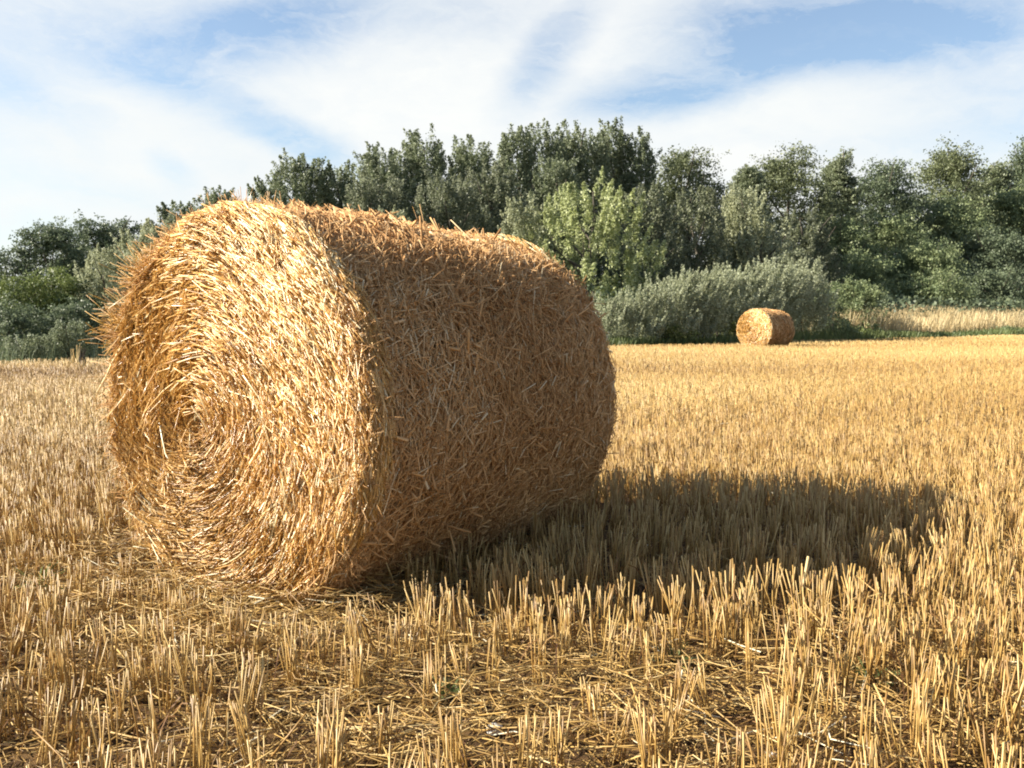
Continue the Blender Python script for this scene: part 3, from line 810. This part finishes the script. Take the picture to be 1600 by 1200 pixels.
mp = nt.nodes.new('ShaderNodeMapping'); mp.vector_type = 'POINT'; mp.inputs['Scale'].default_value = (1, 1, 2.2); mp.inputs['Rotation'].default_value = (0, .35, 0)
L_.new(D0, mp.inputs[0])
wn = nt.nodes.new('ShaderNodeTexNoise'); wn.inputs['Scale'].default_value = 4.5; wn.inputs['Detail'].default_value = 7; wn.inputs['Roughness'].default_value = .58
L_.new(mp.outputs[0], wn.inputs['Vector'])
off = vmath('SUBTRACT', wn.outputs['Color'], (.5, .5, .5))[0]
D = vmath('ADD', D0, vmath('SCALE', off, None, .06)[0])[0]
def pix_dir(u, v):
    a = (u - 800) / F; b = (600 - v) / F
    return Vector((a, math.cos(PITCH) + b * math.sin(PITCH), b * math.cos(PITCH) - math.sin(PITCH))).normalized()
gap = None
for u, v, ru, rv, ang, wt in [
    (330, 62, 160, 58, -8, .38), (450, 35, 130, 50, -25, .55), (385, 186, 165, 28, 22, .46), (480, 222, 70, 24, 8, .40), (235, 120, 130, 40, 20, .14),
    (1080, 135, 150, 40, -14, .70), (1005, 172, 110, 22, -4, .50), (1265, 34, 160, 52, 0, .85), (1390, 62, 170, 40, -6, .65), (1060, 60, 120, 40, -30, .18),
    (868, 95, 90, 34, -48, .55), (1570, 120, 120, 60, 0, .30), (1540, 40, 140, 50, 0, .25), (20, 150, 100, 32, 10, .35), (120, 40, 180, 60, 0, .25),
    (5, 378, 100, 24, -20, .40), (270, 268, 34, 24, 50, .35), (660, 22, 180, 36, 0, .22), (520, 262, 60, 18, 10, .3), (1450, 215, 200, 26, 0, .18), (150, 300, 160, 20, 8, .2),
    (-500, 50, 300, 120, 10, .7), (2100, 100, 300, 90, -10, .7), (800, -420, 700, 160, 0, .8)]:
    c = pix_dir(u, v)
    rgt = Vector((c.y, -c.x, 0)).normalized(); up = rgt.cross(c)
    a = math.radians(-ang); r2 = rgt * math.cos(a) + up * math.sin(a); u2 = up * math.cos(a) - rgt * math.sin(a)
    da = vmath('DOT_PRODUCT', D, r2 * (F / ru))[1]; db = vmath('DOT_PRODUCT', D, u2 * (F / rv))[1]
    dc = vmath('DOT_PRODUCT', D, c)[1]
    oa, ob = c.dot(r2) * F / ru, c.dot(u2) * F / rv
    q = math_n('SQRT', math_n('ADD', math_n('POWER', math_n('SUBTRACT', da, oa), 2), math_n('POWER', math_n('SUBTRACT', db, ob), 2)))
    mr = nt.nodes.new('ShaderNodeMapRange'); mr.interpolation_type = 'SMOOTHSTEP'
    mr.inputs[1].default_value = 1.75; mr.inputs[2].default_value = .1; mr.inputs[3].default_value = 0; mr.inputs[4].default_value = wt
    L_.new(q, mr.inputs[0])
    g = math_n('MULTIPLY', mr.outputs[0], math_n('GREATER_THAN', dc, .2))
    gap = g if gap is None else math_n('ADD', gap, g)
fn = nt.nodes.new('ShaderNodeTexNoise'); fn.inputs['Scale'].default_value = 9; fn.inputs['Detail'].default_value = 8; fn.inputs['Roughness'].default_value = .6
L_.new(vmath('ADD', mp.outputs[0], vmath('SCALE', off, None, .5)[0])[0], fn.inputs['Vector'])
mp2 = nt.nodes.new('ShaderNodeMapping'); mp2.inputs['Scale'].default_value = (1.2, 1, 5.5); mp2.inputs['Rotation'].default_value = (0, .45, 0)
L_.new(vmath('ADD', D0, vmath('SCALE', off, None, .25)[0])[0], mp2.inputs[0])
sn = nt.nodes.new('ShaderNodeTexNoise'); sn.inputs['Scale'].default_value = 13; sn.inputs['Detail'].default_value = 9; sn.inputs['Roughness'].default_value = .62
L_.new(mp2.outputs[0], sn.inputs['Vector'])
gap = math_n('MULTIPLY', math_n('MULTIPLY', gap, 1.12), math_n('ADD', math_n('ADD', math_n('MULTIPLY', fn.outputs['Fac'], .8), math_n('MULTIPLY', sn.outputs['Fac'], .9)), .05), True)
sep = nt.nodes.new('ShaderNodeSeparateXYZ'); L_.new(D0, sep.inputs[0])
def step(src, a, b, wt):
    m = nt.nodes.new('ShaderNodeMapRange'); m.interpolation_type = 'SMOOTHSTEP'
    m.inputs[1].default_value = a; m.inputs[2].default_value = b; m.inputs[4].default_value = wt; L_.new(src, m.inputs[0]); return m.outputs[0]
gap = math_n('ADD', gap, step(sep.outputs[2], .16, .36, .16))          # thinner veil higher up
gap = math_n('ADD', gap, step(sep.outputs[2], .36, .62, .75))          # unseen sky overhead, cleared of cloud to cut the fill light
gap = math_n('ADD', gap, step(sep.outputs[1], .35, -.25, .55), True)   # unseen sky behind the camera, cleared too for darker shade
gap = math_n('MULTIPLY', math_n('ADD', gap, math_n('MULTIPLY', math_n('SUBTRACT', fn.outputs['Fac'], .44), .40), True), .95)
# clouds
cr = nt.nodes.new('ShaderNodeValToRGB'); cr.color_ramp.elements[0].position = .3; cr.color_ramp.elements[1].position = .62
cr.color_ramp.elements[0].color = (.90, .945, .96, 1); cr.color_ramp.elements[1].color = (.985, 1.0, .985, 1)
L_.new(wn.outputs['Fac'], cr.inputs[0])
SKY_STRENGTH = .065; CLOUD = .355
skyc = vmath('SCALE', sky.outputs[0], None, 1.0)[0]
cl = vmath('SCALE', cr.outputs[0], None, CLOUD / SKY_STRENGTH)[0]
mx = nt.nodes.new('ShaderNodeMix'); mx.data_type = 'RGBA'
L_.new(gap, mx.inputs[0]); L_.new(cl, mx.inputs[6]); L_.new(skyc, mx.inputs[7])
L_.new(mx.outputs[2], bg.inputs['Color']); bg.inputs['Strength'].default_value = SKY_STRENGTH
L_.new(bg.outputs[0], out.inputs[0])

cam = bpy.data.cameras.new('camera'); co = bpy.data.objects.new('camera', cam); COL.objects.link(co)
co.location = (0, 0, EYE); co.rotation_euler = (math.pi / 2 - PITCH, 0, 0)
cam.sensor_width = 36; cam.lens = F / 1600 * 36; cam.clip_start = .05; cam.clip_end = 3000
SC.camera = co
SC.view_settings.view_transform = 'Standard'; SC.view_settings.look = 'None'; SC.view_settings.exposure = 1.5; SC.view_settings.gamma = 1
SC.cycles.max_bounces = 6; SC.cycles.diffuse_bounces = 3; SC.cycles.transmission_bounces = 3
SC.cycles.filter_width = 2.0
